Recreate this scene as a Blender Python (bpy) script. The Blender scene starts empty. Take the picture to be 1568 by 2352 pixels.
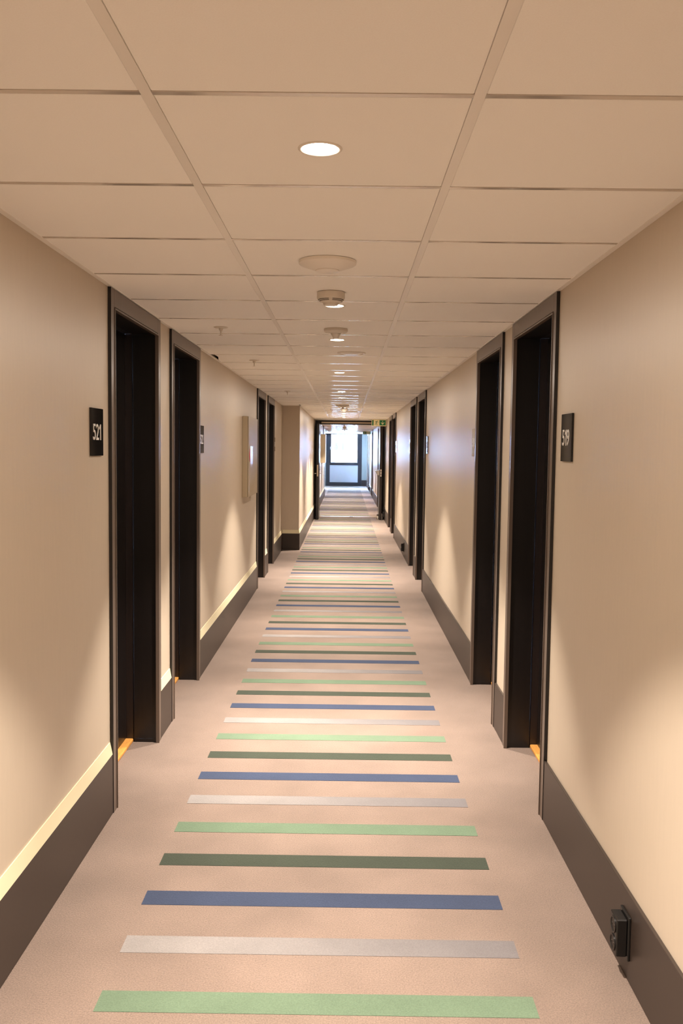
import bpy, bmesh, math, random
from mathutils import Vector, Matrix

random.seed(7)
scene = bpy.context.scene
COL = scene.collection
R = math.radians

# ------------------------------------------------------------------ camera
CAM_Z = 1.597
PITCH, YAW, ROLL, FPX = 0.0696, -0.0049, 0.0122, 2067.8
cam_data = bpy.data.cameras.new('camera')
cam_data.sensor_fit = 'HORIZONTAL'
cam_data.sensor_width = 24.0
cam_data.lens = FPX / 1568.0 * 24.0
cam_data.clip_start = 0.05
cam_data.clip_end = 500
cam = bpy.data.objects.new('camera', cam_data)
COL.objects.link(cam)
_f = Vector((math.sin(YAW), math.cos(YAW), 0)); _r = Vector((math.cos(YAW), -math.sin(YAW), 0)); _u = Vector((0, 0, 1))
_f2 = _f * math.cos(PITCH) - _u * math.sin(PITCH); _u2 = _u * math.cos(PITCH) + _f * math.sin(PITCH)
_r3 = _r * math.cos(ROLL) + _u2 * math.sin(ROLL); _u3 = _u2 * math.cos(ROLL) - _r * math.sin(ROLL)
cam.matrix_world = Matrix(((_r3.x, _u3.x, -_f2.x, 0), (_r3.y, _u3.y, -_f2.y, 0), (_r3.z, _u3.z, -_f2.z, CAM_Z), (0, 0, 0, 1)))
scene.camera = cam

# ------------------------------------------------------------------ world, daylight, exposure
world = bpy.data.worlds.new('overcast_sky')
scene.world = world
world.use_nodes = True
bg = world.node_tree.nodes['Background']
bg.inputs['Color'].default_value = (0.40, 0.59, 1.0, 1)
bg.inputs['Strength'].default_value = 88.0
LAMP_W = 230.0      # narrow core of each downlight
SKIRT_W = 145.0     # its wider skirt with a firm cut-off
GLOW_W = 5.6       # stray light of the opal lens
LAMP_COLOR = (1.0, 0.88, 0.77)
LENS_EMIT = 40.0
scene.view_settings.view_transform = 'Standard'
scene.view_settings.look = 'None'
scene.view_settings.exposure = 0.86
scene.view_settings.gamma = 1.0
scene.view_settings.use_curve_mapping = False
scene.cycles.sample_clamp_indirect = 0.0

# layout numbers (metres; camera stands at the origin of the plan)
XL, XR, XC = -1.011, 0.883, -0.739        # left wall, right wall, left wall past the pillar
ZC = 2.269                                 # ceiling tile face
Y_BACK, Y_COL, Y_LEND, Y_END = -4.0, 14.15, 31.0, 39.2
Z_SLAB = 2.30
RUN_L, RUN_R = -0.390, 0.244               # centre lines of the two ceiling runners
LEFT_DOORS = [(3.83, 4.83), (5.15, 6.15), (10.13, 11.12), (11.47, 12.47)]
RIGHT_DOORS = [(3.82, 4.82), (5.13, 6.13), (10.07, 11.10), (11.40, 12.43), (16.2, 17.25), (17.55, 18.6),
               (24.2, 25.2), (30.2, 31.2), (35.0, 36.0), (37.0, 38.0)]

# ------------------------------------------------------------------ helpers
def srgb(r, g, b):
    f = lambda c: (c / 255.0) / 12.92 if c <= 10 else (((c / 255.0) + 0.055) / 1.055) ** 2.4
    return (f(r), f(g), f(b), 1)

def new_mat(name, color, rough=0.5, metallic=0.0, spec=0.5):
    m = bpy.data.materials.new(name); m.use_nodes = True
    p = m.node_tree.nodes['Principled BSDF']
    p.inputs['Base Color'].default_value = color
    p.inputs['Roughness'].default_value = rough
    p.inputs['Metallic'].default_value = metallic
    p.inputs['Specular IOR Level'].default_value = spec
    return m

def N(m, kind, **inp):
    n = m.node_tree.nodes.new(kind)
    for k, v in inp.items():
        n.inputs[k].default_value = v
    return n

def L(m, a, b):
    m.node_tree.links.new(a, b)

def vary(m, color, scale, amount, detail=4.0, stretch=(1, 1, 1), bump=0.0, bump_dist=0.001, tint=None):
    """grain: colour varied by object-space noise, optional bump"""
    p = m.node_tree.nodes['Principled BSDF']
    tc = N(m, 'ShaderNodeTexCoord'); mp = N(m, 'ShaderNodeMapping')
    mp.inputs['Scale'].default_value = stretch
    L(m, tc.outputs['Object'], mp.inputs['Vector'])
    no = N(m, 'ShaderNodeTexNoise', Scale=scale, Detail=detail, Roughness=0.6)
    L(m, mp.outputs['Vector'], no.inputs['Vector'])
    mix = m.node_tree.nodes.new('ShaderNodeMix'); mix.data_type = 'RGBA'
    lo = [max(0, c * (1 - amount)) for c in color[:3]]; hi = [min(1, c * (1 + amount)) for c in color[:3]]
    if tint: hi = [h * t for h, t in zip(hi, tint)]
    mix.inputs[6].default_value = (*lo, 1); mix.inputs[7].default_value = (*hi, 1)
    mr = N(m, 'ShaderNodeMapRange'); mr.inputs['From Min'].default_value = 0.25; mr.inputs['From Max'].default_value = 0.75
    L(m, no.outputs['Fac'], mr.inputs['Value']); L(m, mr.outputs['Result'], mix.inputs[0])
    L(m, mix.outputs[2], p.inputs['Base Color'])
    if bump:
        b = N(m, 'ShaderNodeBump', Strength=bump, Distance=bump_dist)
        L(m, no.outputs['Fac'], b.inputs['Height']); L(m, b.outputs['Normal'], p.inputs['Normal'])
    return mix

def boxes_bm(blist, bev=0.0):
    bm = bmesh.new()
    for (x0, x1, y0, y1, z0, z1) in blist:
        if x1 < x0: x0, x1 = x1, x0
        vs = [bm.verts.new(c) for c in ((x0, y0, z0), (x1, y0, z0), (x1, y1, z0), (x0, y1, z0),
                                        (x0, y0, z1), (x1, y0, z1), (x1, y1, z1), (x0, y1, z1))]
        for f in ((3, 2, 1, 0), (4, 5, 6, 7), (0, 1, 5, 4), (1, 2, 6, 5), (2, 3, 7, 6), (3, 0, 4, 7)):
            bm.faces.new([vs[i] for i in f])
    if bev:
        bmesh.ops.bevel(bm, geom=list(bm.edges), offset=bev, segments=1, affect='EDGES', profile=0.5)
    return bm

def lathe_bm(profile, seg=40, center=(0, 0, 0), axis='z'):
    """profile: list of (radius, height); closed to the axis when radius is 0"""
    bm = bmesh.new(); rings = []
    def pt(r, a, h):
        c, s = r * math.cos(a), r * math.sin(a)
        v = {'z': (c, s, h), 'x': (h, c, s), 'y': (c, h, s)}[axis]
        return (v[0] + center[0], v[1] + center[1], v[2] + center[2])
    for r, h in profile:
        if r <= 1e-6: rings.append([bm.verts.new(pt(0, 0, h))])
        else: rings.append([bm.verts.new(pt(r, 2 * math.pi * i / seg, h)) for i in range(seg)])
    for a, b in zip(rings, rings[1:]):
        for i in range(seg):
            j = (i + 1) % seg
            q = [a[i % len(a)], a[j % len(a)], b[j % len(b)], b[i % len(b)]]
            u = []
            for v in q:
                if v not in u: u.append(v)
            if len(u) > 2: bm.faces.new(u)
    bmesh.ops.recalc_face_normals(bm, faces=list(bm.faces))
    for f in bm.faces: f.smooth = True
    return bm

def prism_bm(poly, lo, hi, plane='xz'):
    """extrude a 2-D outline; plane 'xz' extrudes along y, 'yz' along x, 'xy' along z"""
    bm = bmesh.new()
    def pt(p, d): return {'xz': (p[0], d, p[1]), 'yz': (d, p[0], p[1]), 'xy': (p[0], p[1], d)}[plane]
    a = [bm.verts.new(pt(p, lo)) for p in poly]; b = [bm.verts.new(pt(p, hi)) for p in poly]
    bm.faces.new(a); bm.faces.new(b[::-1])
    n = len(poly)
    for i in range(n): bm.faces.new((a[i], b[i], b[(i + 1) % n], a[(i + 1) % n]))
    bmesh.ops.recalc_face_normals(bm, faces=list(bm.faces))
    return bm

def merge(*bms):
    out = bmesh.new()
    for b in bms:
        t = bpy.data.meshes.new('tmp'); b.to_mesh(t); out.from_mesh(t); bpy.data.meshes.remove(t); b.free()
    return out

def obj(name, bm, mat, parent=None, label=None, smooth_angle=None):
    me = bpy.data.meshes.new(name); bm.to_mesh(me); bm.free()
    me.materials.append(mat)
    if smooth_angle is not None: me.set_sharp_from_angle(angle=R(smooth_angle))
    o = bpy.data.objects.new(name, me); COL.objects.link(o)
    if parent:
        o.parent = parent
    if label: o['label'] = label
    return o

def shift(bm, base):
    bmesh.ops.translate(bm, verts=list(bm.verts), vec=(-base[0], -base[1], -base[2]))
    return bm

def tag(o, label, cat, group=None, kind=None):
    o['label'] = label; o['category'] = cat
    if group: o['group'] = group
    if kind: o['kind'] = kind
    return o

def thing(name, loc, label, cat, group=None, kind=None):
    o = bpy.data.objects.new(name, None); COL.objects.link(o)
    o.location = loc; o.empty_display_size = 0.05
    return tag(o, label, cat, group, kind)

def copy_tree(o, parent=None):
    c = o.copy(); COL.objects.link(c); c.parent = parent
    for ch in list(o.children): copy_tree(ch, c)
    return c

def glyph_bm(ch, height, depth, offset=0.0):
    """one numeral, left edge at x = 0, standing on y = 0; returns the mesh and its width"""
    if ch == '1':
        h = height
        bm = prism_bm([(0.24 * h, 0), (0.385 * h, 0), (0.385 * h, h), (0.27 * h, h), (0.03 * h, 0.80 * h), (0.03 * h, 0.665 * h), (0.24 * h, 0.79 * h)], 0, depth, 'xy')
        return bm, 0.385 * h
    cu = bpy.data.curves.new('lettering', 'FONT'); cu.body = ch; cu.size = 1.0; cu.offset = offset
    t = bpy.data.objects.new('lettering', cu); COL.objects.link(t)
    bpy.context.view_layer.update()
    me = bpy.data.meshes.new_from_object(t.evaluated_get(bpy.context.evaluated_depsgraph_get()))
    bpy.data.objects.remove(t)
    bm = bmesh.new(); bm.from_mesh(me); bpy.data.meshes.remove(me)
    ys = [v.co.y for v in bm.verts]; xs = [v.co.x for v in bm.verts]
    k = height / (max(ys) - min(ys))
    for v in bm.verts: v.co = ((v.co.x - min(xs)) * k, (v.co.y - min(ys)) * k, 0)
    ex = bmesh.ops.extrude_face_region(bm, geom=list(bm.faces))
    bmesh.ops.translate(bm, verts=[g for g in ex['geom'] if isinstance(g, bmesh.types.BMVert)], vec=(0, 0, depth))
    bmesh.ops.recalc_face_normals(bm, faces=list(bm.faces))
    return bm, (max(xs) - min(xs)) * k

def text_bm(s, height, depth, offset=0.0):
    x, parts = 0.0, []
    for ch in s:
        bm, w = glyph_bm(ch, height, depth, offset)
        bmesh.ops.translate(bm, verts=list(bm.verts), vec=(x, -height / 2, 0))
        parts.append(bm); x += w + 0.09 * height
    x -= 0.09 * height
    out = merge(*parts)
    bmesh.ops.translate(out, verts=list(out.verts), vec=(-x / 2, 0, 0))
    return out, x

# ------------------------------------------------------------------ materials
C_WALL = srgb(202, 187, 167)
M_WALL = new_mat('beige_vinyl_wallpaper', C_WALL, 0.40)
vary(M_WALL, C_WALL, 60, 0.018, 3, (1, 1, 0.12), 0.05, 0.001)
C_CEIL = srgb(254, 249, 243)
M_TILE = new_mat('matt_ceiling_tile', C_CEIL, 0.95, 0, 0.1)
vary(M_TILE, C_CEIL, 350, 0.03, 2, (1, 1, 1), 0.25, 0.0006)
M_TEE = new_mat('white_enamelled_steel', srgb(226, 216, 206), 0.16, 0.5)
M_RUN = new_mat('white_enamelled_runner', srgb(246, 240, 232), 0.30, 0.0)
M_PLENUM = new_mat('dark_void_board', srgb(120, 112, 104), 0.9)
C_CARPET = srgb(125, 108, 97)

def carpet(name, c, amt=0.34, fade=None):
    m = new_mat(name, c, 1.0, 0, 0.05)
    sp = m.node_tree.nodes['Principled BSDF'].inputs
    sp['Sheen Weight'].default_value = 0.35 if name == 'beige_carpet' else 0.12; sp['Sheen Roughness'].default_value = 0.45      # soft pile nap
    mix = vary(m, c, 210, amt, 3, (1, 1, 1), 0.5, 0.004)
    p = m.node_tree.nodes['Principled BSDF']
    tc = N(m, 'ShaderNodeTexCoord')
    no = N(m, 'ShaderNodeTexNoise', Scale=2.6, Detail=5.0, Roughness=0.55)     # worn, walked-on patches
    L(m, tc.outputs['Object'], no.inputs['Vector'])
    mr = N(m, 'ShaderNodeMapRange'); mr.inputs['From Min'].default_value = 0.3; mr.inputs['From Max'].default_value = 0.7
    mr.inputs['To Min'].default_value = 0.82; mr.inputs['To Max'].default_value = 1.06
    L(m, no.outputs['Fac'], mr.inputs['Value'])
    mul = m.node_tree.nodes.new('ShaderNodeMix'); mul.data_type = 'RGBA'; mul.blend_type = 'MULTIPLY'; mul.inputs[0].default_value = 1
    L(m, mix.outputs[2], mul.inputs[6]); L(m, mr.outputs['Result'], mul.inputs[7])
    last = mul.outputs[2]
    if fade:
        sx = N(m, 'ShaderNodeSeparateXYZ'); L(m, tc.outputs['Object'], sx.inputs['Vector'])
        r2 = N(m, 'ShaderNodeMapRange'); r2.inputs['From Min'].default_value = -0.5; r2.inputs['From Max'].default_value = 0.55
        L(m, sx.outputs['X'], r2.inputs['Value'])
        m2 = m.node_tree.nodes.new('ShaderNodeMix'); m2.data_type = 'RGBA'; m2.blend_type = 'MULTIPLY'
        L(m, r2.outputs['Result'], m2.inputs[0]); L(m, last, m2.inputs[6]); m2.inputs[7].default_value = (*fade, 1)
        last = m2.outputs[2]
    L(m, last, p.inputs['Base Color'])
    return m
M_CARPET = carpet('beige_carpet', C_CARPET)
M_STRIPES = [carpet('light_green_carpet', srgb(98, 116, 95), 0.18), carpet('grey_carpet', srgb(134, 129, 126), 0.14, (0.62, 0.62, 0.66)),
             carpet('blue_carpet', srgb(58, 67, 88), 0.2), carpet('dark_green_carpet', srgb(60, 66, 56), 0.2)]
C_DARK = srgb(38, 29, 26)
M_DARK = new_mat('dark_brown_laminate', C_DARK, 0.30)
vary(M_DARK, C_DARK, 90, 0.18, 3, (1, 1, 0.05))
C_LEAF = srgb(22, 17, 16)
M_LEAF = new_mat('dark_door_laminate', C_LEAF, 0.35)
vary(M_LEAF, C_LEAF, 70, 0.2, 3, (1, 1, 0.05))
C_BASE = srgb(54, 44, 38)
C_FRAME = srgb(100, 86, 76)
M_FRAME = new_mat('brown_frame_laminate', C_FRAME, 0.3)
vary(M_FRAME, C_FRAME, 90, 0.10, 3, (1, 1, 0.05))
M_BASE = new_mat('brown_skirting_laminate', C_BASE, 0.38)
vary(M_BASE, C_BASE, 160, 0.08, 3)
M_PALE = new_mat('pale_cap_moulding', srgb(236, 226, 190), 0.45)
C_OAK = srgb(214, 150, 74)
M_OAK = new_mat('oiled_oak', C_OAK, 0.45)
vary(M_OAK, C_OAK, 30, 0.25, 4, (8, 0.6, 8))
M_WHITE = new_mat('white_plastic', srgb(236, 228, 217), 0.4)
M_WHITE2 = new_mat('grey_white_plastic', srgb(220, 210, 196), 0.45)
M_SLOT = new_mat('dark_slot', srgb(60, 52, 46), 0.8)
M_CHROME = new_mat('brushed_chrome', srgb(200, 196, 190), 0.25, 1.0)
M_ALU = new_mat('champagne_aluminium', srgb(196, 178, 154), 0.4, 0.6)
M_BLACK = new_mat('black_gloss_acrylic', srgb(14, 13, 14), 0.06)
M_BLACKP = new_mat('black_plastic', srgb(24, 22, 21), 0.35)
M_LETTER = new_mat('white_lettering', srgb(226, 220, 210), 0.5)
M_STICK = new_mat('white_sticker', srgb(248, 248, 248), 0.2)
M_GREEN = new_mat('safety_green', srgb(0, 108, 66), 0.5)
M_CREAM = new_mat('phosphorescent_cream', srgb(238, 226, 176), 0.5)
M_RED = new_mat('signal_red', srgb(196, 40, 34), 0.5)
M_CAB = new_mat('beige_steel_cabinet', srgb(176, 160, 134), 0.4)
M_CABS = M_CAB
M_WFRAME = new_mat('anthracite_frame', srgb(42, 43, 48), 0.35)
M_PANEL = new_mat('frosted_panel', srgb(180, 181, 186), 0.5)
M_EXT = new_mat('white_render', srgb(226, 228, 230), 0.8)
M_EXTW = new_mat('far_window', srgb(30, 30, 32), 1.0, 0, 0.0)
M_EXTR = new_mat('dark_railing', srgb(20, 26, 40), 1.0, 0, 0.0)
M_GROUND = new_mat('pale_paving', srgb(205, 205, 203), 0.9)
M_LENS = bpy.data.materials.new('lamp_lens'); M_LENS.use_nodes = True
_p = M_LENS.node_tree.nodes['Principled BSDF']
_p.inputs['Emission Color'].default_value = (1.0, 0.86, 0.68, 1); _p.inputs['Emission Strength'].default_value = LENS_EMIT
M_GLASS = bpy.data.materials.new('window_glass'); M_GLASS.use_nodes = True
_nt = M_GLASS.node_tree
_g = _nt.nodes.new('ShaderNodeBsdfGlossy'); _g.inputs['Roughness'].default_value = 0.02
_t = _nt.nodes.new('ShaderNodeBsdfTransparent'); _t.inputs['Color'].default_value = (0.95, 0.98, 0.97, 1)
_fr = _nt.nodes.new('ShaderNodeFresnel'); _fr.inputs['IOR'].default_value = 1.45
_mx = _nt.nodes.new('ShaderNodeMixShader')
_nt.links.new(_fr.outputs['Fac'], _mx.inputs[0]); _nt.links.new(_t.outputs[0], _mx.inputs[1]); _nt.links.new(_g.outputs[0], _mx.inputs[2])
_nt.links.new(_mx.outputs[0], _nt.nodes['Material Output'].inputs['Surface'])

# ------------------------------------------------------------------ floor with woven stripes
floor = obj('floor', boxes_bm([(-2.4, 1.35, Y_BACK - 0.2, Y_END + 0.2, -0.06, 0.0)]), M_CARPET)
tag(floor, 'beige speckled corridor carpet crossed by coloured stripes', 'floor', kind='structure')
SX0, SX1 = -0.698, 0.565
stripe_mesh = []
for m in M_STRIPES:
    t = obj('carpet_stripe', boxes_bm([(SX0, SX1, 0.0, 0.0994, 0.0, 0.0012)]), m, floor)
    stripe_mesh.append(t)
k = -8
first = set()
STRIPE_LABEL = ['light green carpet stripe', 'pale grey carpet stripe fading to darker grey', 'slate blue carpet stripe', 'dark green carpet stripe']
while True:
    y = 2.44 + 0.3004 * k
    if y > Y_END - 0.5: break
    c = k % 4
    if not (21.05 < y < 21.25):
        o = stripe_mesh[c] if c not in first else stripe_mesh[c].copy()
        if c in first: COL.objects.link(o)
        first.add(c)
        o.location = (0, y, 0); o['label'] = STRIPE_LABEL[c]
    k += 1

# ------------------------------------------------------------------ walls
def segments(start, end, doors):
    out, y = [], start
    for a, b in doors:
        if a >= end: break
        out.append((y, a)); y = b
    out.append((y, end))
    return out

segsL = segments(Y_BACK, Y_COL, LEFT_DOORS)
segsR = segments(Y_BACK, Y_END, RIGHT_DOORS)
TH = 0.30
wl = obj('wall_left', boxes_bm([(XL - TH, XL, a, b, 0, Z_SLAB) for a, b in segsL] + [(XL - TH, XC, Y_COL, Y_LEND, 0, Z_SLAB)]), M_WALL)
tag(wl, 'beige papered left corridor wall with a deep pillar step', 'wall', kind='structure')
wr = obj('wall_right', boxes_bm([(XR, XR + TH, a, b, 0, Z_SLAB) for a, b in segsR]), M_WALL)
tag(wr, 'beige papered right corridor wall pierced by dark doors', 'wall', kind='structure')
wf = obj('wall_front', boxes_bm([(-2.4, 1.35, Y_BACK - 0.2, Y_BACK, 0, Z_SLAB)]), M_WALL)
tag(wf, 'beige wall closing the corridor behind the viewpoint', 'wall', kind='structure')
WX0, WX1, WZ0, WZ1 = -0.891, 0.663, 0.0, 2.285
M_WALLE = new_mat('pale_grey_end_wall', srgb(136, 140, 136), 0.5)
wb = obj('wall_back', boxes_bm([(-2.4, WX0, Y_END, Y_END + 0.2, 0, Z_SLAB), (WX1, XR + TH, Y_END, Y_END + 0.2, 0, Z_SLAB)]), M_WALLE)
tag(wb, 'pale grey end wall beside the tall window', 'wall', kind='structure')
wa = obj('wall_alcove', boxes_bm([(-2.4, -2.2, Y_LEND - 0.2, 36.4, 0, Z_SLAB), (-2.4, -2.2, 37.6, Y_END, 0, Z_SLAB), (-2.4, -2.2, 36.4, 37.6, 0, 0.9),
                                  (-2.2, XL - TH, Y_LEND - 0.2, Y_LEND, 0, Z_SLAB)]), M_WALL)
tag(wa, 'beige side wall of the widening before the end window', 'wall', kind='structure')

# baseboards
BH = 0.262
def base_seg(name, side, x, ya, yb, label, cap):
    s = 1 if side == 'L' else -1
    t = 0.012
    b = obj(name, boxes_bm([(x, x + s * t, ya, yb, 0, BH)], 0.0015), M_BASE)
    tag(b, label, 'baseboard', kind='structure')
    if cap:
        cz = BH + 0.056
        bm = prism_bm([(x, BH), (x + s * (t - 0.001), BH), (x + s * 0.0035, cz), (x, cz)], ya + 0.004, yb - 0.004, 'xz')
        # mitred ends: the top edge is a little shorter than the foot
        for v in bm.verts:
            if v.co.z > BH + 0.01: v.co.y += 0.012 if v.co.y < (ya + yb) / 2 else -0.012
        obj('cap_moulding', bm, M_PALE, b, 'pale bevelled cap strip')
    return b
bl_labels = ['brown baseboard with pale cap left of door 521', 'short brown baseboard between doors 521 and 522', 'brown baseboard with pale cap below the wall cabinet',
             'short brown baseboard between the third and fourth left doors', 'brown baseboard with pale cap between fourth left door and pillar']
for (a, b), lab in zip(segsL, bl_labels):
    base_seg('baseboard_left', 'L', XL, a, b, lab, True)
base_seg('baseboard_left', 'L', XC, Y_COL, 21.2, 'brown baseboard with pale cap along the wall past the pillar', True)
base_seg('baseboard_left', 'L', XC, 21.36, Y_LEND, 'brown baseboard beyond the open fire door on the left', True)
br_labels = ['brown baseboard with the black double socket near the viewer', 'short brown baseboard between doors 519 and 518', 'long brown baseboard between door 518 and the third right door',
             'short brown baseboard between third and fourth right doors', 'brown baseboard with the second black socket on the right wall', 'short brown baseboard between fifth and sixth right doors',
             'brown baseboard passing the fire door on the right', 'brown baseboard beyond the first door past the fire door', 'brown baseboard before the last pair of right doors',
             'short brown baseboard between the last two right doors', 'short brown baseboard in the far right corner']
for (a, b), lab in zip(segsR, br_labels):
    if a < 21 < b:
        base_seg('baseboard_right', 'R', XR, a, 21.2, lab, False)
        base_seg('baseboard_right', 'R', XR, 21.36, b, 'brown baseboard just beyond the fire door frame on the right', False)
    else: base_seg('baseboard_right', 'R', XR, a, b, lab, False)
pb = obj('baseboard_pillar', boxes_bm([(XL + 0.012, XC + 0.012, Y_COL - 0.012, Y_COL, 0, BH)], 0.0015), M_BASE)
tag(pb, 'dark baseboard across the front of the pillar', 'baseboard', kind='structure')
obj('cap_moulding', prism_bm([(Y_COL, BH), (Y_COL - 0.011, BH), (Y_COL - 0.0035, BH + 0.056), (Y_COL, BH + 0.056)], XL + 0.016, XC - 0.002, 'yz'), M_PALE, pb, 'pale bevelled cap strip')
bb = obj('baseboard_back', boxes_bm([(WX1, XR - 0.012, Y_END - 0.012, Y_END, 0, BH)], 0.0015), M_BASE)
tag(bb, 'dark baseboard on the end wall right of the window', 'baseboard', kind='structure')

# ------------------------------------------------------------------ ceiling: slab, tiles, runners, cross tees, wall angles
ceil = obj('ceiling', boxes_bm([(-2.4, 1.35, Y_BACK - 0.2, Y_END + 0.2, Z_SLAB, Z_SLAB + 0.1)]), M_PLENUM)
tag(ceil, 'suspended ceiling of square off-white tiles in a steel grid', 'ceiling', kind='structure')
GAP = 0.0100            # half joint between tiles
RG = 0.0114             # the same along the runners
TEE = 0.0080            # half width of a cross tee
RT = 0.0110
Y0 = 1.762
def tile_bm(w, l, t=0.016, cut=None):
    bm = boxes_bm([(0, w, 0, l, 0, t)], 0.0018)
    return bm
tile_cache = {}
def put_tile(x0, x1, y0, y1):
    key = (round(x1 - x0, 4), round(y1 - y0, 4))
    if key in tile_cache:
        o = bpy.data.objects.new('ceiling_tile', tile_cache[key]); COL.objects.link(o); o.parent = ceil
    else:
        o = obj('ceiling_tile', tile_bm(x1 - x0, y1 - y0), M_TILE, ceil); tile_cache[key] = o.data
    o.location = (x0, y0, ZC)
    return o
tee_cache = {}
def put_tee(x0, x1, y):
    key = round(x1 - x0, 4)
    if key in tee_cache:
        o = bpy.data.objects.new('cross_tee', tee_cache[key]); COL.objects.link(o); o.parent = ceil
    else:
        o = obj('cross_tee', boxes_bm([(0, x1 - x0, -TEE, TEE, 0, 0.003)]), M_TEE, ceil); tee_cache[key] = o.data
    o.location = (x0, y, ZC - 0.0008)
WA = 0.020              # wall angle flange
kk = -9
while True:
    ya, yb = Y0 + 0.6 * kk, Y0 + 0.6 * (kk + 1)
    if ya > Y_END: break
    a, b = max(ya, Y_BACK) + GAP, min(yb, Y_END) - GAP
    if b - a < 0.05: kk += 1; continue
    if ya <= 21.2 < yb: pass
    if ya > Y_BACK: 
        xl0 = (XL if yb <= Y_COL else XC)
        put_tee(xl0 + WA, RUN_L - RT, ya); put_tee(RUN_L + RT, RUN_R - RT, ya); put_tee(RUN_R + RT, XR - WA, ya)
    if yb <= Y_COL:
        if abs(ya - (Y0 + 0.6 * 8)) < 0.01:      # the tile with a broken corner by the left wall
            x0, x1 = XL + WA - 0.004, RUN_L - RG
            poly = [(0.16, 0), (x1 - x0, 0), (x1 - x0, b - a), (0, b - a), (0.0, 0.42), (0.035, 0.16)]
            o = obj('ceiling_tile', prism_bm([(x0 + 0.03 * (p[0] == 0.16) - (0.16 if p[0] == 0.16 else 0) + p[0], a + p[1]) for p in poly], ZC, ZC + 0.016, 'xy'), M_TILE, ceil, 'ceiling tile with a chipped corner beside the left wall')
        else: put_tile(XL + WA - 0.004, RUN_L - RG, a, b)
    elif ya < Y_COL:
        put_tile(XL + WA - 0.004, XC - 0.002, a, Y_COL - 0.004)
        put_tile(XC + WA - 0.004, RUN_L - RG, a, b)
    else: put_tile(XC + WA - 0.004, RUN_L - RG, a, b)
    put_tile(RUN_L + RG, RUN_R - RG, a, b)
    put_tile(RUN_R + RG, XR - WA + 0.004, a, b)
    kk += 1
for x in (RUN_L, RUN_R):
    obj('grid_runner', boxes_bm([(x - RT, x + RT, Y_BACK, Y_END, ZC - 0.0012, ZC + 0.004)]), M_RUN, ceil)
for lab, x0, x1, a, b in (('left', XL, XL + WA, Y_BACK, Y_COL), ('right', XR - WA, XR, Y_BACK, Y_END), ('pillar', XC, XC + WA, Y_COL, Y_LEND)):
    obj('wall_angle', boxes_bm([(x0, x1, a, b, ZC - 0.0022, ZC + 0.002)]), M_RUN, ceil)
obj('wall_angle', boxes_bm([(XL + WA, XC, Y_COL - WA, Y_COL, ZC - 0.0022, ZC + 0.002)]), M_RUN, ceil)
obj('alcove_panel', boxes_bm([(-2.2, XC + 0.0, Y_LEND, Y_END, ZC, ZC + 0.016)]), M_TILE, ceil)

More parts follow.
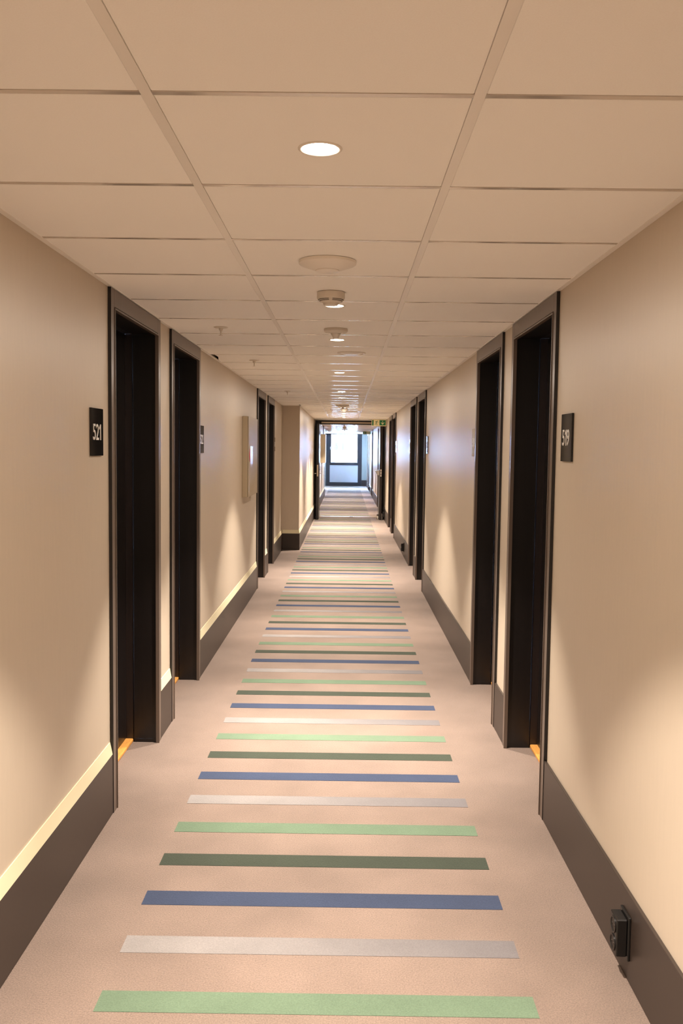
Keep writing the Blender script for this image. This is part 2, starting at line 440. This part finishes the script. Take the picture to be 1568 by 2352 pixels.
# ------------------------------------------------------------------ room doors
def room_door(n, side, x, y0, y1, label, knob_far=False, hinges=False):
    s = 1 if side == 'L' else -1            # direction from wall into the corridor
    base = (x, (y0 + y1) / 2, 0)
    t = thing(f'door_{n}', base, label, 'door', kind='structure')
    X = lambda d: x + s * d
    top = ZC - 0.004
    def part(name, bl, mat, bev=0.0, parent=t, lab=None):
        return obj(name, shift(boxes_bm(bl, bev), base), mat, parent, lab)
    fw, fh = 0.052, 0.074
    e = 0.0006
    # architrave standing proud of the wall, with a fine bead round the opening
    part('architrave', [(X(0.0 + e), X(0.014), y0, y0 + fw, 0, top), (X(0.0 + e), X(0.014), y1 - fw - 0.006, y1, 0, top), (X(0.0 + e), X(0.014), y0 + fw, y1 - fw - 0.006, top - fh, top)], M_FRAME, 0.0012)
    part('edge_shade', [(X(e), X(0.0142), y0 - 0.003, y0 - 0.0002, 0, top), (X(e), X(0.0142), y1 + 0.0002, y1 + 0.003, 0, top)], M_LEAF, lab='black strip painting the shaded architrave edge')  # dark strips paint the shade on the architrave's unlit side faces
    part('bead', [(X(0.0), X(0.018), y0 + fw, y0 + fw + 0.006, 0, top - fh - 0.012), (X(0.0), X(0.018), y1 - fw - 0.012, y1 - fw - 0.006, 0, top - fh - 0.012), (X(0.0), X(0.018), y0 + fw, y1 - fw - 0.006, top - fh - 0.012, top - fh - 0.005)], M_FRAME)
    # deep lining boards of the reveal
    ya, yb = y0 + 0.046, y1 - 0.052
    zt = top - fh - 0.006
    part('reveal_lining', [(X(-0.122), X(0.002), y0, ya, 0, Z_SLAB), (X(-0.122), X(0.002), yb, y1, 0, Z_SLAB), (X(-0.122), X(0.002), ya, yb, zt, Z_SLAB)], M_LEAF, 0.001)
    part('door_jamb', [(X(-0.29), X(-0.125), y0, ya - 0.004, 0, Z_SLAB), (X(-0.29), X(-0.125), yb + 0.004, y1, 0, Z_SLAB), (X(-0.29), X(-0.125), ya - 0.004, yb + 0.004, zt + 0.004, Z_SLAB)], M_DARK, 0.001)
    leaf = part('door_leaf', [(X(-0.205), X(-0.163), ya - 0.002, yb + 0.002, 0.021, zt + 0.002)], M_LEAF, 0.0015)
    part('threshold', [(X(-0.29), X(-0.126), ya - 0.004, yb + 0.004, 0.0, 0.019)], M_OAK, 0.004)
    hy = yb - 0.07 if knob_far else ya + 0.07
    hd = -1 if knob_far else 1
    hp = part('door_handle', [(X(-0.163), X(-0.158), hy - 0.022, hy + 0.022, 0.95, 1.12)], M_CHROME, 0.0015, leaf)
    lv = lathe_bm([(0, 0), (0.009, 0), (0.009, 0.045), (0, 0.045)], 16, (0, 0, 0), 'x')
    for v in lv.verts: v.co.x *= s
    bmesh.ops.translate(lv, verts=list(lv.verts), vec=(X(-0.158), hy, 1.05))
    lv2 = lathe_bm([(0, 0), (0.009, 0), (0.008, 0.12), (0, 0.12)], 16, (0, 0, 0), 'y')
    for v in lv2.verts: v.co.y *= hd
    bmesh.ops.translate(lv2, verts=list(lv2.verts), vec=(X(-0.117), hy, 1.05))
    m = shift(merge(lv, lv2), base); bmesh.ops.recalc_face_normals(m, faces=list(m.faces))
    obj('door_lever', m, M_CHROME, leaf)
    return t
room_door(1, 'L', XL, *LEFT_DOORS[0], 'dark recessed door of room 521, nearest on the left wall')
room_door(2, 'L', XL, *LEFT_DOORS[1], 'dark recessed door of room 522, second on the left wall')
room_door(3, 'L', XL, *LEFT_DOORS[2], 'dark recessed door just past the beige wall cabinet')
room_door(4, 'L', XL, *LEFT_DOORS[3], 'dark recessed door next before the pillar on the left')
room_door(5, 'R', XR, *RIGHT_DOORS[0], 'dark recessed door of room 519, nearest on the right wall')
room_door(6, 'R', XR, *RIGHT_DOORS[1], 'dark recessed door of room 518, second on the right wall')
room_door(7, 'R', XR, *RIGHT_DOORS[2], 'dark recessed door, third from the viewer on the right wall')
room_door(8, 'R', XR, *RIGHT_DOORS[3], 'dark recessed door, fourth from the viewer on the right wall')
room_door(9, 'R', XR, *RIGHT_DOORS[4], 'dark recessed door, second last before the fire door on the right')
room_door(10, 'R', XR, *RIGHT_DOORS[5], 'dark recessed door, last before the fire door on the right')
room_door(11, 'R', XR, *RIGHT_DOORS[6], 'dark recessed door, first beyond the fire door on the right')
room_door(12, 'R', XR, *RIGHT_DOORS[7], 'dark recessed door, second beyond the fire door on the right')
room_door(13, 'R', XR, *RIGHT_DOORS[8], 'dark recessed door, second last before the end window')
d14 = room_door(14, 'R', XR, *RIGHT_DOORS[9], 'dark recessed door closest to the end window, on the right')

# ------------------------------------------------------------------ fire door across the corridor
FY = 21.2
fd = thing('door_15', (0.07, FY, 0), 'dark double fire door across the corridor, both leaves standing open', 'door', kind='structure')
fb = (0.07, FY, 0)
def fpart(name, bl, mat, bev=0.0, parent=fd, lab=None):
    return obj(name, shift(boxes_bm(bl, bev), fb), mat, parent, lab)
fpart('door_frame', [(XC, XC + 0.06, FY, FY + 0.15, 0, ZC - 0.003), (XR - 0.06, XR, FY, FY + 0.15, 0, ZC - 0.003), (XC + 0.06, XR - 0.06, FY, FY + 0.15, 2.175, ZC - 0.003)], M_LEAF, 0.003)
fpart('closer_rail', [(-0.60, 0.62, FY - 0.045, FY - 0.002, 2.198, 2.236)], M_ALU, 0.004, lab='champagne coloured closer rail under the lintel')
fpart('door_catch', [(0.13, 0.20, FY - 0.03, FY + 0.03, 2.155, 2.174)], M_CHROME, 0.003)
lf = fpart('door_leaf', [(-0.678, -0.622, 20.30, 21.19, 0.008, 2.168)], M_LEAF, 0.002)
fpart('lock_plate', [(-0.664, -0.636, 20.296, 20.301, 0.98, 1.24)], M_ALU, 0.001, lf, 'champagne lock plate on the leaf edge')
for sx in (-0.678, -0.622):
    d = -1 if sx < -0.65 else 1
    fpart('door_handle', [(sx, sx + d * 0.05, 20.36, 20.376, 1.035, 1.051), (sx + d * 0.034, sx + d * 0.05, 20.376, 20.50, 1.035, 1.051)], M_CHROME, 0.003, lf)
fpart('hinge', [(-0.622, -0.612, 20.98, 21.0, z, z + 0.1) for z in (0.25, 1.1, 1.9)], M_CHROME, 0.002, lf)
rf = fpart('door_leaf', [(0.752, 0.808, 20.42, 21.19, 0.008, 2.168)], M_DARK, 0.002)
fpart('strike_plate', [(0.770, 0.794, 20.416, 20.421, 0.99, 1.15)], M_WHITE, 0.001, rf, 'pale strike plate with two dark slots')
fpart('strike_slot', [(0.776, 0.788, 20.413, 20.4165, 1.02, 1.055), (0.776, 0.788, 20.413, 20.4165, 1.085, 1.12)], M_SLOT, 0, rf)
# push bar: half-round chrome rail along the leaf face
pbar = prism_bm([(0.752, 1.01), (0.752, 1.13), (0.700, 1.125), (0.672, 1.112), (0.676, 1.09), (0.695, 1.05), (0.72, 1.02)], 20.50, 21.05, 'xz')
obj('push_bar', shift(pbar, fb), M_CHROME, rf, 'rounded chrome push bar')
fpart('edge_guard', [(0.812, 0.826, 20.42, 20.5, 0.008, 0.15)], M_CHROME, 0.002, rf)
fpart('threshold', [(XC + 0.06, XR - 0.06, FY - 0.01, FY + 0.14, 0.0, 0.010)], M_ALU, 0.003)
fpart('floor_catch', [(0.085, 0.165, FY - 0.03, FY + 0.02, 0.010, 0.022)], M_CHROME, 0.004)
ds = thing('door_stop', (0.735, 20.62, 0), 'chrome cylindrical door stop on the floor before the right fire door leaf', 'door stop')
obj('stop_body', lathe_bm([(0, 0.0), (0.03, 0.0), (0.03, 0.05), (0.022, 0.06), (0.022, 0.12), (0.0, 0.124)], 24), M_CHROME, ds, smooth_angle=40)
obj('rubber_ring', lathe_bm([(0.0235, 0.085), (0.028, 0.088), (0.028, 0.108), (0.0235, 0.112)], 24), M_SLOT, ds)

# ------------------------------------------------------------------ end window
wn = thing('window_1', (-0.114, Y_END, 0), 'tall anthracite framed window with a pale lower panel closing the corridor', 'window', kind='structure')
wbs = (-0.114, Y_END, 0)
def wpart(name, bl, mat, bev=0.0, parent=wn, lab=None):
    return obj(name, shift(boxes_bm(bl, bev), wbs), mat, parent, lab)
gx0, gx1 = -0.673, 0.455
wpart('window_frame', [(WX0, gx0 - 0.055, Y_END, Y_END + 0.12, 0, Z_SLAB), (gx1 + 0.038, WX1, Y_END, Y_END + 0.12, 0, Z_SLAB),
                       (gx0 - 0.055, gx1 + 0.038, Y_END, Y_END + 0.12, 0.0, 0.05), (gx0 - 0.055, gx1 + 0.038, Y_END, Y_END + 0.12, 2.25, Z_SLAB)], M_WFRAME, 0.003)
sash = wpart('sash', [(gx0 - 0.055, gx0, Y_END - 0.02, Y_END + 0.07, 0.905, 2.25), (gx1, gx1 + 0.038, Y_END - 0.02, Y_END + 0.07, 0.905, 2.25),
                      (gx0, gx1, Y_END - 0.02, Y_END + 0.07, 0.905, 1.03), (gx0, gx1, Y_END - 0.02, Y_END + 0.07, 2.235, 2.25)], M_WFRAME, 0.003)
wpart('lower_rail', [(gx0 - 0.055, gx1 + 0.038, Y_END - 0.01, Y_END + 0.07, 0.05, 0.162)], M_WFRAME, 0.003)
wpart('lower_panel', [(gx0 - 0.055, gx1 + 0.038, Y_END + 0.015, Y_END + 0.05, 0.162, 0.904)], M_PANEL, 0.003, lab='pale frosted lower panel')
wpart('pane', [(gx0, gx1, Y_END + 0.020, Y_END + 0.026, 1.03, 2.235)], M_GLASS, 0, sash)
wh = wpart('window_handle', [(-0.722, -0.700, Y_END - 0.034, Y_END - 0.02, 1.60, 1.68), (-0.719, -0.703, Y_END - 0.055, Y_END - 0.034, 1.58, 1.70)], M_WHITE, 0.002, sash, 'white window handle')

w2 = thing('window_2', (-2.3, 37.0, 0.9), 'side window of the widening, hidden left of the end window', 'window', kind='structure')
wb2 = (-2.3, 37.0, 0.9)
obj('window_frame', shift(boxes_bm([(-2.36, -2.24, 36.4, 36.46, 0.9, Z_SLAB), (-2.36, -2.24, 37.54, 37.6, 0.9, Z_SLAB),
                                    (-2.36, -2.24, 36.46, 37.54, 0.9, 0.96), (-2.36, -2.24, 36.46, 37.54, 2.22, Z_SLAB)], 0.003), wb2), M_WFRAME, w2)
obj('pane', shift(boxes_bm([(-2.303, -2.297, 36.46, 37.54, 0.96, 2.22)]), wb2), M_GLASS, w2)

# ------------------------------------------------------------------ outside, seen blown out through the end window
gr = obj('ground', boxes_bm([(-60, 60, Y_END + 2.0, 140, -9.2, -9.0)]), M_GROUND)
tag(gr, 'pale ground far below outside the end window', 'ground', kind='structure')
rail = thing('balcony_railing', (-0.1, Y_END + 1.7, 0), 'thin metal railing outside the end window', 'railing')
rb = (-0.1, Y_END + 1.7, 0)
obj('balcony_slab', shift(boxes_bm([(-1.6, 1.4, Y_END + 0.2, Y_END + 1.9, -0.2, -0.02)]), rb), M_EXT, rail)
obj('top_rail', shift(boxes_bm([(-1.6, 1.4, Y_END + 1.68, Y_END + 1.73, 1.045, 1.075)], 0.005), rb), M_EXTR, rail)
for i in range(16):
    obj('baluster', shift(boxes_bm([(-1.55 + i * 0.19, -1.538 + i * 0.19, Y_END + 1.69, Y_END + 1.71, -0.02, 1.045)]), rb), M_EXTR, rail)
far = thing('far_building', (0, 95, -9.0), 'white building with tall narrow windows far beyond the end window', 'building')
fbz = (0, 95, -9.0)
obj('facade', shift(boxes_bm([(-22, 20, 95, 103, -9.0, 4.6)]), fbz), M_EXT, far)
for i, xw in enumerate([-4.2, -3.6, -3.25, -2.85, -2.3, -1.2, -0.4, 0.5, 1.5, 2.4, -6, -7.5]):
    obj('far_window', shift(boxes_bm([(xw * 0.36, xw * 0.36 + 0.10, 94.96, 95.01, 1.5, 2.3)]), fbz), M_EXTW, far)
obj('roof_edge', shift(boxes_bm([(-22.2, 20.2, 94.8, 103.2, 4.6, 4.8)]), fbz), M_EXT, far)

# ------------------------------------------------------------------ ceiling fittings
def make_downlight():
    t = thing('downlight', (0, 0, ZC), 'lamp', 'ceiling light', 'recessed downlights along the ceiling centre line')
    obj('trim_ring', lathe_bm([(0.0405, 0.0), (0.0405, -0.002), (0.046, -0.0032), (0.050, -0.001), (0.050, 0.0)], 40), M_WHITE, t)
    obj('lamp_lens', lathe_bm([(0, -0.0030), (0.030, -0.0026), (0.0402, -0.0012), (0.0402, 0.0)], 40), M_LENS, t)
    ld = bpy.data.lights.new('lamp_light', 'SPOT')
    ld.energy = LAMP_W; ld.color = LAMP_COLOR; ld.spot_size = R(76); ld.spot_blend = 1.0; ld.shadow_soft_size = 0.035
    lo = bpy.data.objects.new('lamp_light', ld); COL.objects.link(lo); lo.parent = t; lo.location = (0, 0, -0.012)
    l2 = bpy.data.lights.new('lamp_skirt', 'SPOT')
    l2.energy = SKIRT_W; l2.color = LAMP_COLOR; l2.spot_size = R(82); l2.spot_blend = 0.3; l2.shadow_soft_size = 0.035
    lo2 = bpy.data.objects.new('lamp_skirt', l2); COL.objects.link(lo2); lo2.parent = t; lo2.location = (0, 0, -0.012)
    l3 = bpy.data.lights.new('lamp_glow', 'AREA')
    l3.shape = 'DISK'; l3.size = 0.07; l3.energy = GLOW_W; l3.color = LAMP_COLOR
    lo3 = bpy.data.objects.new('lamp_glow', l3); COL.objects.link(lo3); lo3.parent = t; lo3.location = (0, 0, -0.008)
    return t
LIGHTS = [(-0.068, 2.07, 'large bright downlight nearest the viewer, ahead of the round ceiling disc'),
          (-0.065, 4.28, 'bright downlight right behind the slotted smoke detector'),
          (-0.067, 5.60, 'bright downlight behind the flat detector with a stem'),
          (-0.073, 7.98, 'small downlight just beyond the flat round air valve'),
          (-0.067, 10.56, 'downlight by the third pair of doors, nearer of two'),
          (-0.071, 11.85, 'downlight by the fourth left door, farther of two'),
          (-0.065, 14.7, 'downlight beside the pillar step, behind the wide ceiling alarm'),
          (-0.065, 17.1, 'downlight third in front of the fire door'),
          (-0.075, 18.12, 'downlight second in front of the fire door'),
          (-0.064, 19.2, 'downlight next in front of the fire door'),
          (-0.06, 22.4, 'downlight first beyond the fire door'), (-0.06, 25.5, 'downlight second beyond the fire door'),
          (-0.06, 28.4, 'downlight third beyond the fire door'), (-0.06, 31.8, 'downlight fourth beyond the fire door'),
          (-0.06, 36.2, 'downlight closest to the end window'),
          (-0.068, -0.68, 'unseen downlight added above the viewpoint'), (-0.068, -2.0, 'unseen downlight added a step behind the viewpoint'),  # unseen lamps behind the viewpoint, added to brighten the near ceiling
          (-0.068, -3.2, 'unseen downlight added farthest behind the viewpoint')]
proto = make_downlight()
for i, (x, y, lab) in enumerate(LIGHTS):
    o = proto if i == 0 else copy_tree(proto)
    o.location = (x, y, ZC); o['label'] = lab

def ceiling_disc():
    t = thing('ceiling_speaker', (-0.077, 3.28, ZC), 'large shallow white round ceiling unit behind the nearest downlight', 'ceiling unit')
    obj('housing', lathe_bm([(0.100, 0.0), (0.103, -0.002), (0.103, -0.011), (0.099, -0.014), (0.060, -0.028), (0.043, -0.033)], 56), M_WHITE, t, smooth_angle=35)
    obj('centre_cap', lathe_bm([(0.043, -0.029), (0.042, -0.036), (0.038, -0.038), (0.0, -0.039)], 48), M_WHITE, t, smooth_angle=35)
ceiling_disc()

def smoke(name, x, y, label, slots=True, group=None):
    t = thing(name, (x, y, ZC), label, 'smoke detector', group)
    obj('base', lathe_bm([(0.054, 0.0), (0.060, -0.002), (0.060, -0.020), (0.0605, -0.024)], 44), M_WHITE2, t, smooth_angle=35)
    obj('head', lathe_bm([(0.0605, -0.024), (0.058, -0.030), (0.047, -0.040), (0.034, -0.047), (0.030, -0.056), (0.0, -0.058)], 44), M_WHITE2, t, smooth_angle=35)
    if slots:
        for i in range(4):
            for r, z in ((0.0535, -0.0345), (0.0480, -0.0395)):
                bm = bmesh.new(); n = 8; rows = []
                for j in range(n + 1):
                    a = R(90 * i + 8 + 74 * j / n)
                    rows.append([bm.verts.new((rr * math.cos(a), rr * math.sin(a), zz)) for rr, zz in ((r + 0.0020, z + 0.0015), (r + 0.0008, z - 0.0008))])
                for p, q in zip(rows, rows[1:]): bm.faces.new((p[0], p[1], q[1], q[0]))
                o = obj('vent_slot', bm, M_SLOT, t)
    return t
smoke('smoke_detector', -0.076, 3.92, 'white smoke detector with dark vent slots before the second downlight')
smoke('smoke_detector', -0.050, 15.0, 'small smoke detector behind the wide ceiling alarm', False)

def stem_detector(x, y, rad, label):
    t = thing('heat_detector', (x, y, ZC), label, 'detector')
    obj('base', lathe_bm([(rad - 0.002, 0.0), (rad, -0.003), (rad, -0.014), (rad - 0.006, -0.020), (0.030, -0.026)], 44), M_WHITE2, t, smooth_angle=35)
    obj('stem', lathe_bm([(0.026, -0.024), (0.024, -0.034), (0.018, -0.044), (0.016, -0.056), (0.0, -0.058)], 32), M_WHITE2, t, smooth_angle=35)
    for s in (-1, 1):
        bm = lathe_bm([(0.0, -0.030), (0.008, -0.028), (0.009, -0.018), (0.0, -0.018)], 20)
        bmesh.ops.translate(bm, verts=list(bm.verts), vec=(s * 0.040, -0.015, 0)); obj('side_lens', bm, M_WHITE, t)
stem_detector(-0.069, 5.10, 0.067, 'flat white detector with a short stem before the third downlight')
stem_detector(-0.068, 13.9, 0.100, 'wide flat ceiling alarm level with the pillar step')

stem_detector(-0.07, 24.6, 0.085, 'flat ceiling detector, first beyond the fire door')
smoke('smoke_detector', -0.07, 27.2, 'smoke detector beyond the fire door', False)
stem_detector(-0.07, 29.9, 0.095, 'flat ceiling detector, second beyond the fire door')
def air_valve(x, y, label):
    t = thing('air_valve', (x, y, ZC), label, 'air valve')
    obj('ring', lathe_bm([(0.100, 0.0), (0.100, -0.004), (0.092, -0.010), (0.082, -0.008), (0.080, 0.0)], 56), M_WHITE, t, smooth_angle=35)
    obj('disc', lathe_bm([(0.072, 0.0), (0.076, -0.006), (0.060, -0.011), (0.0, -0.013)], 48), M_WHITE, t, smooth_angle=35)
    obj('throat', lathe_bm([(0.081, -0.0012), (0.070, -0.0008)], 40), M_SLOT, t)
air_valve(0.025, 6.34, 'flat round white air valve right of the ceiling centre line')
air_valve(0.09, 16.3, 'flat round air valve right of the centre line before the fire door')
air_valve(0.06, 11.1, 'flat round air valve between the farther two downlights')

def make_sprinkler():
    t = thing('sprinkler', (0, 0, ZC), 'sprinkler', 'sprinkler', 'ceiling sprinklers')
    obj('escutcheon', lathe_bm([(0.038, 0.0), (0.040, -0.002), (0.034, -0.005), (0.014, -0.007)], 32), M_WHITE2, t, smooth_angle=35)
    obj('nozzle', lathe_bm([(0.013, -0.004), (0.011, -0.016), (0.006, -0.022), (0.004, -0.034), (0.003, -0.046)], 20), M_WHITE2, t, smooth_angle=35)
    obj('deflector', lathe_bm([(0.0, -0.044), (0.012, -0.045), (0.012, -0.0465), (0.0, -0.048)], 20), M_WHITE2, t, smooth_angle=35)
    return t
sp = make_sprinkler()
for i, (x, y, lab) in enumerate([(-0.710, 5.08, 'sprinkler head on the left ceiling tiles, nearest the viewer'), (-0.715, 6.95, 'sprinkler head on the left ceiling tiles, second from the viewer'),
                                 (-0.70, 10.6, 'sprinkler head on the left ceiling tiles near the third left door'), (-0.275, 15.3, 'sprinkler head left of the far smoke detector'),
                                 (-0.285, 19.9, 'sprinkler head just before the fire door lintel'), (-0.30, 27.0, 'sprinkler head beyond the fire door')]):
    o = sp if i == 0 else copy_tree(sp)
    o.location = (x, y, ZC); o['label'] = lab

# ------------------------------------------------------------------ room number plates
def plate(side, y0, y1, number, label, gap=0.0):
    s = 1 if side == 'L' else -1
    x = XL if side == 'L' else XR
    yc, zc = (y0 + y1) / 2, 1.654
    t = thing('room_sign', (x, yc, zc - 0.096), label, 'sign')
    base = (x, yc, zc - 0.096)
    obj('panel', shift(boxes_bm([(x + s * 0.0004, x + s * 0.0085, y0, y1, zc - 0.095, zc + 0.095)], 0.0008), base), M_BLACK, t)
    bm, w = text_bm(number, 0.064, 0.0012, 0.006)
    # text local x -> reading direction, y -> up, z -> out of the wall
    k = min(1.0, 0.122 / w); sh = -0.010 if side == 'L' else 0.004
    rd = 1 if side == 'L' else -1
    for v in bm.verts:
        a, b, c = v.co
        v.co = (s * (0.0085 + c), rd * a * k + sh, b + 0.096)
    bmesh.ops.recalc_face_normals(bm, faces=list(bm.faces))
    obj('room_number', bm, M_LETTER, t, f'white numerals {number}')
plate('L', 3.545, 3.715, '521', 'glossy black room sign 521 on the near left wall')
plate('L', 6.165, 6.335, '522', 'black room sign 522 past the second left door')
plate('L', 12.50, 12.67, '524', 'black room sign past the fourth left door')
plate('R', 3.525, 3.695, '519', 'glossy black room sign 519 on the near right wall')
plate('R', 6.145, 6.315, '518', 'room sign 518 half washed out, past the second right door')
plate('R', 9.78, 9.95, '517', 'black room sign before the third right door')
plate('R', 12.46, 12.63, '516', 'black room sign past the fourth right door')
plate('R', 15.92, 16.09, '515', 'black room sign before the fifth right door')

# ------------------------------------------------------------------ sockets on the right baseboard
def socket(y, z, label, x=XR - 0.012):
    t = thing('wall_socket', (x, y, z), label, 'socket', 'black double sockets')
    obj('back_plate', boxes_bm([(-0.008, 0, -0.042, 0.042, -0.068, 0.068)], 0.002), M_BLACKP, t)
    obj('socket_body', boxes_bm([(-0.040, -0.008, -0.034, 0.034, -0.058, 0.058)], 0.003), M_BLACKP, t)
    for dz in (-0.028, 0.028):
        r = obj('socket_face', lathe_bm([(0.025, -0.040), (0.025, -0.043), (0.021, -0.043), (0.019, -0.0405), (0.0, -0.0402)], 28, (0, 0, dz), 'x'), M_BLACKP, t, smooth_angle=35)
        for dy in (-0.009, 0.009):
            obj('pin_hole', lathe_bm([(0.0035, -0.0403), (0.0035, -0.0412), (0, -0.0412)], 12, (0, dy, dz), 'x'), M_SLOT, r)
socket(2.655, 0.136, 'black double wall socket nearest the viewer, on the right baseboard')
socket(13.37, 0.15, 'black wall socket on the right baseboard past the fourth right door')
socket(20.2, 0.15, 'black wall socket on the right baseboard just before the fire door')
socket(33.4, 0.15, 'tiny black wall socket on the right baseboard before the end window')

# ------------------------------------------------------------------ fire hose cabinets
def cabinet(x, y0, y1, z0, z1, d, label, sign, conduit):
    base = (x, (y0 + y1) / 2, z0)
    t = thing('hose_cabinet', base, label, 'cabinet', None)
    obj('housing', shift(boxes_bm([(x + 0.0004, x + d - 0.008, y0, y1, z0, z1)], 0.003), base), M_CAB, t)
    dr = obj('cabinet_door', shift(boxes_bm([(x + d - 0.006, x + d, y0 + 0.002, y1 - 0.002, z0 + 0.002, z1 - 0.002)], 0.002), base), M_CAB, t)
    if sign:
        obj('fire_symbol', shift(lathe_bm([(0.0, 0.0), (0.068, 0.0), (0.068, 0.0012), (0.0, 0.0014)], 32, (x + d, 8.862, 1.527), 'x'), base), M_RED, dr, 'red round fire mark')
        obj('sticker', shift(boxes_bm([(x + d, x + d + 0.003, 8.865, 9.10, 1.44, 1.612)]), base), M_STICK, dr, 'white sticker')
    if conduit:
        obj('supply_pipe', shift(lathe_bm([(0, z1 - 0.01), (0.012, z1 - 0.01), (0.012, ZC), (0, ZC)], 16, (x + 0.07, y0 + 0.03, 0)), base), M_DARK, t, 'dark pipe up to the ceiling')
cabinet(XL, 8.72, 9.60, 1.12, 1.905, 0.062, 'flat beige wall cabinet with a white sticker between doors', True, False)
cabinet(XC, 25.8, 26.6, 1.20, 2.02, 0.135, 'beige cabinet on the left wall beyond the fire door', False, True)

# ------------------------------------------------------------------ exit signs
def exit_sign(x0, x1, y, z0, z1, arrow, label):
    base = ((x0 + x1) / 2, y, z0)
    w, h = x1 - x0, z1 - z0
    t = thing('exit_sign', base, label, 'exit sign')
    pn = obj('panel', boxes_bm([(-w / 2, w / 2, 0, 0.02, 0, h)], 0.002), M_CREAM, t)
    for s in (-1, 1):
        obj('bracket', boxes_bm([(s * w * 0.5 - 0.004, s * w * 0.5 + 0.004, 0.004, 0.016, h * 0.1, ZC - z0)], 0.001), M_CHROME, t)
    m = h * 0.1
    def P(poly, mat, name, mirror=False):
        pts = [((-p[0] if mirror else p[0]), p[1]) for p in poly]
        return prism_bm([(p[0], p[1]) for p in pts], -0.0018, 0.0006, 'xz')
    ih = h - 2 * m
    mir = arrow == 'left'
    # arrow half
    ax0, ax1 = 0.04 * w, w / 2 - m * 0.7
    obj('arrow_field', P([(ax0, m), (ax1, m), (ax1, h - m), (ax0, h - m)], M_GREEN, '', mir), M_GREEN, t)
    cx, cy = (ax0 + ax1) / 2, h / 2
    L0 = ih * 0.42
    sh = [(-0.09, 0.9), (0.09, 0.9), (0.09, -0.35), (0.75, 0.32), (0.75, 0.02), (0.0, -0.85), (-0.75, 0.02), (-0.75, 0.32), (-0.09, -0.35)]
    if arrow == 'down': pts = [(cx + p[0] * L0, cy + p[1] * L0) for p in sh]
    else: pts = [(cx - p[1] * L0, cy + p[0] * L0) for p in sh]
    if arrow == 'left':
        pts = [(-(cx - p[1] * L0) , cy + p[0] * L0) for p in sh]
        pts = [(-cx + p[1] * L0, cy + p[0] * L0) for p in sh]
    obj('arrow', prism_bm(pts, -0.0034, -0.0016, 'xz'), M_CREAM, t)
    # running figure half
    px0, px1 = -w / 2 + m * 0.7, 0.0
    bms = [P([(px0, m), (px0 + 0.10 * w, m), (px0 + 0.10 * w, h - m), (px0, h - m)], M_GREEN, '', mir)]
    mx, my, q = px0 + 0.29 * w, h / 2, ih * 0.5
    figs = [[(-0.05, 0.50), (0.22, 0.55), (0.30, 0.42), (0.06, -0.12), (-0.14, -0.06)],           # trunk
            [(0.02, -0.10), (-0.14, -0.06), (-0.30, -0.45), (-0.70, -0.50), (-0.70, -0.66), (-0.20, -0.62)],   # trailing leg
            [(-0.06, -0.02), (0.10, -0.14), (0.32, -0.36), (0.30, -0.92), (0.14, -0.92), (0.14, -0.42)],        # leading leg
            [(0.22, 0.52), (0.28, 0.38), (0.52, 0.18), (0.80, 0.26), (0.78, 0.36), (0.54, 0.32)],               # fore arm
            [(-0.02, 0.52), (0.02, 0.40), (-0.26, 0.36), (-0.40, 0.06), (-0.52, 0.10), (-0.36, 0.50)]]          # rear arm
    for poly in figs: bms.append(P([(mx + p[0] * q, my + p[1] * q) for p in poly], M_GREEN, '', mir))
    bms.append(P([(mx + q * (0.36 + 0.14 * math.cos(a)), my + q * (0.72 + 0.14 * math.sin(a))) for a in [i * math.pi / 6 for i in range(12)]], M_GREEN, '', mir))
    obj('running_figure', merge(*bms), M_GREEN, t)
exit_sign(0.545, 0.865, 20.0, 2.118, 2.262, 'down', 'green and cream exit sign with a down arrow above the fire door')
exit_sign(0.585, 0.865, 33.0, 2.150, 2.272 - 0.012, 'left', 'small exit sign with a left arrow beyond the fire door')
